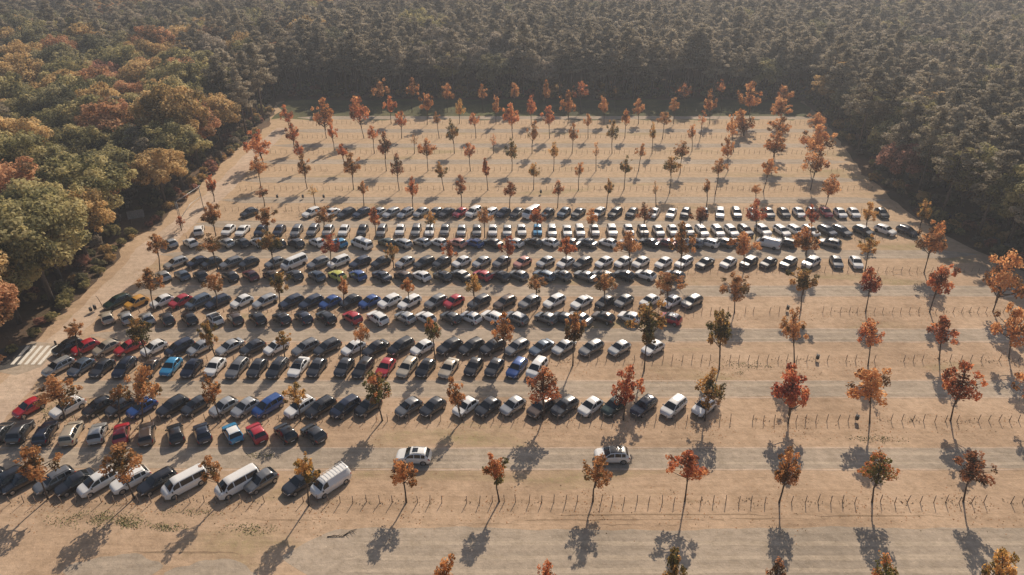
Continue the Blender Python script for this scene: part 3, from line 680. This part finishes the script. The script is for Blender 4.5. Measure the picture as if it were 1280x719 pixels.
for i, p in enumerate([(114.5, 391), (120, 389)]):
    b = G(*p); o = link('litter_bin', None, None, (b.x, b.y, 0), (0, 0, 1.0 * i), (.95, .95, .95 + .15 * i))
    tag(o, ['smaller dark bin beside the dirt track at the row end', 'taller dark bin beside the dirt track next to the green-black estate'][i], 'litter bin', 'dark bins beside the dirt track')
    link('bag', bagm, o); link('ring', ringm, o); link('post', polem, o)
b = G(70, 431); mb = MB(); mb.tube([(0, 0, 0), (0, 0, .62), (0, 0, .72)], [.16, .15, .08], 10)
tag(link('bollard', mb.done('bollard', [M['bag']], True), None, (b.x, b.y, 0)), 'short black bollard at the corner of the white zebra crossing', 'bollard')
b = G(128, 383); mb = MB(); mb.tube([(0, 0, 0), (-.25, 0, 1.5), (-.5, 0, 2.1)], [.06, .055, .05], 7)
tag(link('leaning_pole', mb.done('leaning_pole', [M['post']], True), None, (b.x, b.y, 0)), 'leaning thin wooden pole beside the dirt track', 'pole')
b = G(1122, 341); mb = MB(); mb.tube([(-.75, 0, .55), (.75, 0, .6)], .05, 6)
tag(link('wooden_rail', mb.done('wooden_rail', [M['post']], True), None, (b.x, b.y, 0)), 'short wooden rail between two stakes near the far corner', 'rail')
for i, (p, q) in enumerate([((409, 671), (431, 671)), ((429, 670), (446, 661))]):
    a, b = G(*p, .06), G(*q, .06); c = (a + b) / 2; mb = MB()
    mb.tube([a - c, Vector((0, .12, .05)), b - c], [.05, .045, .02], 6)
    for t in (.2, .5, .7): e = a.lerp(b, t) - c; mb.tube([e, e + Vector((.5, -.35 if i else .3, .12))], [.035, .01], 5)
    tag(link('fallen_branch', mb.done('fallen_branch', [M['branch']], True), None, c), ['straight dead branch lying on the sand beside the front road', 'slanting dead branch at the edge of the front road'][i], 'branch')

# ------------------------------------------------------------------ gantry and board beside the track
a = G(228, 284); b = G(255, 262)
root = link('height_barrier', None, None, (a.x, a.y, 0)); tag(root, 'tall grey metal height barrier over the dirt track by the dark trees', 'barrier')
d = Vector((b.x - a.x, b.y - a.y, 0)); ht = 5.6
m1 = MB()
for s in (-.16, .16): m1.tube([(s, 0, 0), (s - .1, 0, ht)], .06, 6)
for i in range(9): m1.tube([(-.2, 0, .5 + i * .62), (.16, 0, .75 + i * .62)], .03, 5)
link('post', m1.done('post', [M['steel']], True), root)
m2 = MB(); m2.tube([(d.x, d.y, 0), (d.x, d.y, ht)], .08, 7); link('post', m2.done('post', [M['steel']], True), root)
m3 = MB(); m3.tube([(-.3, 0, ht - .1), (d.x + .3, d.y + .3, ht - .1)], .06, 7); link('beam', m3.done('beam', [M['steel']], True), root)
m4 = MB(); m4.tube([(.1, 0, 1.6), (.25, .2, 2.2), (.8, .6, 2.9), (d.x * .5, d.y * .5, 3.2), (d.x, d.y, 3.1)], .055, 6); link('hoop', m4.done('hoop', [M['steel']], True), root)
b = G(173, 280); root = link('notice_board', None, None, (b.x, b.y, 0), (0, 0, R(28))); tag(root, 'large grey notice board tilted on two posts in the shade of the trees', 'notice board')
mb = MB(); mb.box((0, 0, 2.2), (3.2, .12, 1.7), 0, Matrix.Rotation(R(-28), 3, 'X')); link('panel', mb.done('panel', [M['board']]), root)
for s in (-1.2, 1.2): mb = MB(); mb.tube([(s, .1, 0), (s, .1, 2.1)], .07, 6); link('post', mb.done('post', [M['post']], True), root)

# ------------------------------------------------------------------ the wood
def tube_tree(name, pts, rad, m, limbs=()):
    mb = MB(); mb.tube(pts, rad, 7)
    for l in limbs: mb.tube(l[0], l[1], 5)
    return mb.done(name, [m], True)
BL, BT = [], []
for s in range(6):
    r = random.Random(700 + s); lo = []
    ga = 2.39996
    n = 30
    for i in range(n):
        t = (i + .5) / n; z = 1 - 1.45 * t; q = math.sqrt(max(0, 1 - z * z)) * r.uniform(.62, .95); a = i * ga + r.uniform(-.3, .3)
        lo.append(((q * math.cos(a), q * math.sin(a), z * r.uniform(.62, .88)), r.uniform(.20, .36)))
    for _ in range(20):
        a = r.uniform(0, 6.28); z = r.uniform(-.3, .95); q = math.sqrt(max(0, 1 - z * z)) * r.uniform(.9, 1.2); lo.append(((q * math.cos(a), q * math.sin(a), z * 1.02), r.uniform(.10, .19)))
    lo.append(((0, 0, .1), .5))
    BL.append(lo)
    r2 = random.Random(s)
    BT.append(tube_tree('trunk', [(0, 0, -.1), (.1, 0, 3), (0, .1, 6.5), (.1, 0, 10)], [.38, .30, .22, .08], M['bark'],
        [([(0, 0, 3 + i * .6), (math.cos(i * 2.1) * 1.6, math.sin(i * 2.1) * 1.6, 5.2 + i * .6), (math.cos(i * 2.1) * 3.6, math.sin(i * 2.1) * 3.6, 7.0 + i * .6)], [.16, .11, .04]) for i in range(7)]))
BC = {}
def broad_crown(v, c):
    if (v, c) not in BC:
        V, var = leaves(1200 + v, [((x * 5.2, y * 5.2, z * 4.6 + 8.6), rr * 5.2) for (x, y, z), rr in BL[v]], 12000, .235, .6, .5, (1, 1, .85), .6)
        BC[(v, c)] = quads('crown', V, M['wood_' + c], var)
    return BC[(v, c)]
PL, PT = [], []
for s in range(6):
    r = random.Random(800 + s); lo = []; n = 48
    for i in range(n):
        t = i / (n - 1); z = 17.2 - 9.0 * t; q = (.2 + 2.5 * math.sin(min(1, t * 1.3) * math.pi * .62)) * r.uniform(.25, 1.08); a = i * 2.4 + r.uniform(-.5, .5)
        lo.append(((q * math.cos(a), q * math.sin(a), z + r.uniform(-.5, .5)), r.uniform(.55, 1.05) * (1.05 - .35 * (1 - t))))
    PL.append(lo)
    PT.append(tube_tree('trunk', [(0, 0, -.1), (.1, 0, 5), (-.05, .1, 11), (0, 0, 16)], [.22, .18, .12, .04], M['pinebark'],
        [([(0, 0, c[2] - .5), (c[0] * .9, c[1] * .9, c[2])], [.05, .02]) for c, _ in lo[10::3]] +
        [([(0, 0, z), (math.cos(z * 3) * 1.3, math.sin(z * 3) * 1.3, z - .2)], [.035, .01]) for z in (3.5, 4.4, 5.1, 6.0)]))
PC = {}
def pine_crown(v, c):
    if (v, c) not in PC:
        V, var = leaves(1500 + v, PL[v], 6000, .185, .45, .2, (1.1, 1.1, .62), .24)
        PC[(v, c)] = quads('crown', V, M['pine_' + c], var)
    return PC[(v, c)]
wr = random.Random(21)
cand = []   # (kind, colour, x, y, scale)
def in_view(x, y):
    a = P((x, y, 12)); b = P((x, y, 2))
    return -90 < a[0] < 1370 and a[1] < 760 and b[1] > -60
def zone(x, y):
    """which kind grows where"""
    px, py = P((x, y, 10)); nz = math.sin(x * .045 + 1.3) + math.sin(y * .06 + x * .02) + math.sin((x + y) * .031)
    if px < 330 + 40 * nz and y < 260: return 'B' if wr.random() < .95 else 'P'
    if px < 420 + 90 * nz and y < 420: return 'B' if wr.random() < .62 else 'P'
    if px > 1090 and wr.random() < .40: return 'B'
    if px > 940 and wr.random() < .16: return 'B'
    return 'B' if wr.random() < (.04 if y < 262 else .22) else 'P'
y = 55.0; occupied = []
while y < 640:
    step = 5.3 if y < 330 else 6.8
    xw = 0.80 * (y * CP + H * SP) + 30; x = -xw
    while x < xw:
        x += step
        qx, qy = x + wr.uniform(-1.7, 1.7), y + wr.uniform(-1.7, 1.7)
        if inside_lot(qx, qy, 2.0) or (qx < 0 and inside_lot(qx, qy, 3.4)) or not in_view(qx, qy): continue
        if qy < 125 and qx > 0 and qx < XR(qy) + 2.0: continue
        k = zone(qx, qy)
        if k == 'B':
            if any(abs(ox - qx) < 8.7 and abs(oy - qy) < 8.7 and (ox - qx) ** 2 + (oy - qy) ** 2 < (30 if min(abs(qx - XL(qy)), abs(qx - XR(qy))) < 9 else 74 if qx < 0 else 46) for ox, oy in occupied[-260:]): continue
            occupied.append((qx, qy))
        cand.append((k, qx, qy))
    y += step
# gap for the sign and the two track mouths stays open
sb = G(172, 276); cl = G(24, 26)
cand = [c for c in cand if (c[1] - sb.x) ** 2 + (c[2] - sb.y) ** 2 > 30 and not (abs(c[1] - cl.x) < 16 and abs(c[2] - cl.y) < 9)]
def colour_of(k, x, y):
    px, py = P((x, y, 10))
    if k == 'P': return 'pale' if wr.random() < .5 else 'pine'
    u = wr.random()
    if px < 420:
        if y > 250: return 'dark' if u < .34 else 'grey' if u < .56 else 'olive' if u < .76 else 'orange' if u < .90 else 'gold'
        return 'olive' if u < .36 else 'green' if u < .50 else 'gold' if u < .77 else 'orange' if u < .87 else 'red' if u < .895 else 'dark'
    if y > 225: return 'grey' if u < .5 else 'dark' if u < .8 else 'olive' if u < .95 else 'gold'
    return 'green' if u < .34 else 'olive' if u < .62 else 'dark' if u < .84 else 'gold' if u < .93 else 'red'
cand.sort(key=lambda c: (c[1] ** 2 + c[2] ** 2))
lim = {'B': 230, 'P': 290}; count = {'B': 0, 'P': 0}; far = []; edge_n = {}
src = {}
for k, x, y in cand:
    c = colour_of(k, x, y); v = wr.randrange(6)
    s = (wr.uniform(1.0, 1.5) if x < 0 and y < 300 else wr.uniform(.85, 1.3)) if k == 'B' else wr.uniform(.78, 1.25); wide = wr.uniform(1.15, 1.5) if k == 'P' else 1.0
    near = max(0, min(x - XR(y), 99)) if x > 0 else max(0, min(XL(y) - x, 99))
    if k == 'B' and y < EDGE and x > 40: s *= .9
    if y > EDGE: near = y - EDGE
    if k == 'B' and near < 3.5: s *= .80
    if count[k] < lim[k] and y < 330:
        count[k] += 1
        rot = wr.uniform(0, 6.28); sz = s * wr.uniform(.9, 1.12)
        side = 'behind the far end of the lot' if y > EDGE - 4 else 'beside the dirt track' if x < 0 else 'beyond the shaded lot side'
        if k == 'B':
            o = link('broadleaf_tree', None, None, (x, y, 0), (0, 0, rot), (s, s, sz)); nm = WOOD[c][0]
            cr = link('crown', broad_crown(v, c), o); link('trunk', BT[v], o)
            ex = 'along the edge' if near < 9 else 'deeper in'
            kk = (nm, side, ex); edge_n[kk] = edge_n.get(kk, 0) + 1
            if edge_n[kk] > 18 or near >= 22:
                tag(o, f'round {nm} broadleaf crown in the wood {side}', 'broadleaf tree', f'{nm} broadleaf trees in the wood {side}')
            else:
                tag(o, f'{nth(edge_n[kk])} {nm} broadleaf tree {ex} {side}', 'broadleaf tree', f'broadleaf trees {side}')
        else:
            o = link('pine_tree', None, None, (x, y, 0), (0, 0, rot), (s * wide, s * wide, sz)); nm = PINE[c][0]
            cr = link('crown', pine_crown(v, c), o); link('trunk', PT[v], o)
            kk = ('P', nm, side); shape = 'broad' if wide > 1.32 else 'narrow'
            if near < 7:
                edge_n[kk] = edge_n.get(kk, 0) + 1
                tag(o, f'{nth(edge_n[kk])} {shape} {nm} pine along the edge {side}', 'pine tree', f'{nm} pines {side}')
            else:
                tag(o, f'tall {shape} {nm} pine {"deep in" if near > 22 else "inside"} the wood {side}', 'pine tree', f'{shape} {nm} pines {side}')
        src.setdefault((k, v, c), cr)
    else:
        far.append((k, v, c, x, y, s, wide))
# the rest of the wood: one object that scatters crowns on points
srcs = list(src.items()); byk = {}
for i, ((k, v, c), o) in enumerate(srcs): byk.setdefault((k, c), []).append(i)
pts, ids, scs, rots = [], [], [], []
for k, v, c, x, y, s, wide in far:
    q = byk.get((k, c)) or byk.get(('P', 'pine'))
    pts.append((x, y, 0)); ids.append(wr.choice(q)); scs.append((s * wide, s * wide, s * wr.uniform(.9, 1.15))); rots.append((0, 0, wr.uniform(0, 6.28)))
me = bpy.data.meshes.new('far_wood'); me.from_pydata(pts, [], [])
a = me.attributes.new('pick', 'INT', 'POINT'); a.data.foreach_set('value', ids)
a = me.attributes.new('scl', 'FLOAT_VECTOR', 'POINT'); a.data.foreach_set('vector', [q for t in scs for q in t])
a = me.attributes.new('rot', 'FLOAT_VECTOR', 'POINT'); a.data.foreach_set('vector', [q for t in rots for q in t])
fw = link('far_woods', me); fw['kind'] = 'stuff'; fw['label'] = 'wide dark wood filling the distance behind the lot'
gn = bpy.data.node_groups.new('far wood', 'GeometryNodeTree')
gn.interface.new_socket('Geometry', in_out='INPUT', socket_type='NodeSocketGeometry'); gn.interface.new_socket('Geometry', in_out='OUTPUT', socket_type='NodeSocketGeometry')
gi, go = gn.nodes.new('NodeGroupInput'), gn.nodes.new('NodeGroupOutput')
iop = gn.nodes.new('GeometryNodeInstanceOnPoints'); jn = gn.nodes.new('GeometryNodeJoinGeometry')
for (_, o) in reversed(srcs):
    oi = gn.nodes.new('GeometryNodeObjectInfo'); oi.transform_space = 'ORIGINAL'; oi.inputs['Object'].default_value = o; oi.inputs['As Instance'].default_value = True
    gn.links.new(oi.outputs['Geometry'], jn.inputs[0])
def named(nm, t):
    n = gn.nodes.new('GeometryNodeInputNamedAttribute'); n.data_type = t; n.inputs['Name'].default_value = nm; return n.outputs['Attribute']
gn.links.new(gi.outputs[0], iop.inputs['Points']); gn.links.new(jn.outputs[0], iop.inputs['Instance']); iop.inputs['Pick Instance'].default_value = True
gn.links.new(named('pick', 'INT'), iop.inputs['Instance Index']); gn.links.new(named('scl', 'FLOAT_VECTOR'), iop.inputs['Scale']); gn.links.new(named('rot', 'FLOAT_VECTOR'), iop.inputs['Rotation'])
gn.links.new(iop.outputs[0], go.inputs[0])
md = fw.modifiers.new('scatter', 'NODES'); md.node_group = gn
print('forest', count, 'far', len(far), 'stakes', len(spots))
# bushes along the track
for i in range(46):
    yy = 62 + i * 2.95 + wr.uniform(-1, 1); xx = XL(yy) - wr.uniform(1.9, 3.8); c = wr.choice(['olive', 'green', 'gold', 'orange', 'red', 'dark', 'green'])
    s = wr.uniform(.10, .21)
    if yy < 79: continue
    if not in_view(xx, yy) or P((xx, yy, 1))[0] < -10: continue
    o = link('bush', broad_crown(wr.randrange(6), c), None, (xx, yy, -s * 3.6), (0, 0, wr.uniform(0, 6.28)), (s, s, s * .9))
    tag(o, f'low {WOOD[c][0]} bush at the wood edge, {nth(i + 1)} along the track from the front', 'bush', 'bushes along the dirt track')

# undergrowth of the wood: the same scatter on its own points
def scatter(name, label, P4, objs):
    me = bpy.data.meshes.new(name); me.from_pydata([p[0] for p in P4], [], [])
    a = me.attributes.new('pick', 'INT', 'POINT'); a.data.foreach_set('value', [p[1] for p in P4])
    a = me.attributes.new('scl', 'FLOAT_VECTOR', 'POINT'); a.data.foreach_set('vector', [q for p in P4 for q in p[2]])
    a = me.attributes.new('rot', 'FLOAT_VECTOR', 'POINT'); a.data.foreach_set('vector', [q for p in P4 for q in (0, 0, p[3])])
    o = link(name, me); o['kind'] = 'stuff'; o['label'] = label
    md = o.modifiers.new('scatter', 'NODES'); md.node_group = gn
cw = G(5, 446)
bidx = [i for i, ((k, v, c), _) in enumerate(srcs) if k == 'B' and c in ('dark', 'olive', 'red', 'grey', 'gold')]
ug = []
y = 58.0
while y < 262:
    x = -190.0
    while x < 190:
        x += 2.9
        qx, qy = x + wr.uniform(-1.3, 1.3), y + wr.uniform(-1.3, 1.3)
        if inside_lot(qx, qy, 1.2) or (qx < 0 and inside_lot(qx, qy, 2.6)): continue
        d_ = min(abs(qx - XL(qy)), abs(qx - XR(qy))) if qy < EDGE else qy - EDGE
        if d_ > 24 or not in_view(qx, qy) or wr.random() < .25: continue
        if (qx - sb.x) ** 2 + (qy - sb.y) ** 2 < 14 or (qx - cw.x) ** 2 + (qy - cw.y) ** 2 < 190: continue
        sc_ = wr.uniform(.12, .30); ug.append(((qx, qy, -sc_ * 4.2), wr.choice(bidx), (sc_, sc_, sc_ * wr.uniform(.8, 1.2)), wr.uniform(0, 6.28)))
    y += 2.9
scatter('undergrowth', 'low undergrowth between the trunks at the wood edge', ug, srcs)
nr = np.random.default_rng(5)
def ground_quads(name, label, XY, size, m, upright=0.0, z=.03):
    n = len(XY); p = np.c_[XY, np.full(n, z)]
    nrm = nr.normal(size=(n, 3)) * (.35 + upright) + np.array([0, 0, 1 - upright]); nrm /= np.linalg.norm(nrm, axis=1)[:, None]
    a = np.cross(nrm, nr.normal(size=(n, 3))); a /= np.linalg.norm(a, axis=1)[:, None]; b = np.cross(nrm, a)
    s_ = size * nr.uniform(.6, 1.3, n)[:, None]
    V = np.stack([p - a * s_, p - b * s_ * .6, p + a * s_, p + b * s_ * .6], 1)
    o = link(name, quads(name, V, m, nr.random(n))); o['kind'] = 'stuff'; o['label'] = label
LX = []
for bx, by in BASES:
    if by > 150: continue
    k = int(nr.integers(60, 150)); LX.append(np.c_[bx + nr.normal(0, 2.2, k), by - .8 + nr.normal(0, 1.6, k)])
ground_quads('fallen_leaves', 'orange leaves fallen on the sand under the young trees', np.concatenate(LX), .085, M['young_b'])
WX = []
for k, yy in enumerate(FY[:9]):
    n = 520 if k < 5 else 260; cx = nr.uniform(XL(yy) + 7, XR(yy) - 2, n // 9)
    c = nr.choice(cx, n); WX.append(np.c_[c + nr.normal(0, .55, n), yy + nr.normal(.1, .32, n)])
ground_quads('dry_weeds', 'dry brown weeds along the lines of stakes', np.concatenate(WX), .095, M['straw'], .45, .06)
for k in range(4):
    yc = (FY[k] + FY[k + 1]) / 2 + .1
    for e in (-1.9, 1.85):
        strip('gravel_verge', yc + e - .12, yc + e + .12, XL(yc) + 8, XR(yc) - 3, .012, M['track'], .10, .8, 200 + k * 2 + (e > 0))

GX = []
for (px, py, rx, ry, n) in [(120, 650, 60, 12, 1500), (160, 655, 28, 8, 500), (212, 659, 24, 6, 420), (60, 516, 45, 14, 900), (940, 457, 45, 6, 500), (322, 570, 26, 4, 260), (1095, 549, 55, 5, 380), (310, 662, 40, 8, 380), (920, 466, 20, 3, 140), (230, 641, 60, 5, 260), (1225, 300, 40, 10, 200)]:
    t = nr.normal(0, .5, (n, 2)); t = t[(t ** 2).sum(1) < 1.2]
    GX += [tuple(G(px + a * rx, py + b * ry)[:2]) for a, b in t]
GX = np.array(GX); keep = np.array([math.sin(x * 1.9 + math.sin(y * 2.3)) + math.sin(y * 1.7 + x * .6) + .9 * nr.normal() > -.35 for x, y in GX])
ground_quads('thin_grass', 'patches of thin green grass on the sand', GX[keep], .085, M['thinblade'], .3, .03)
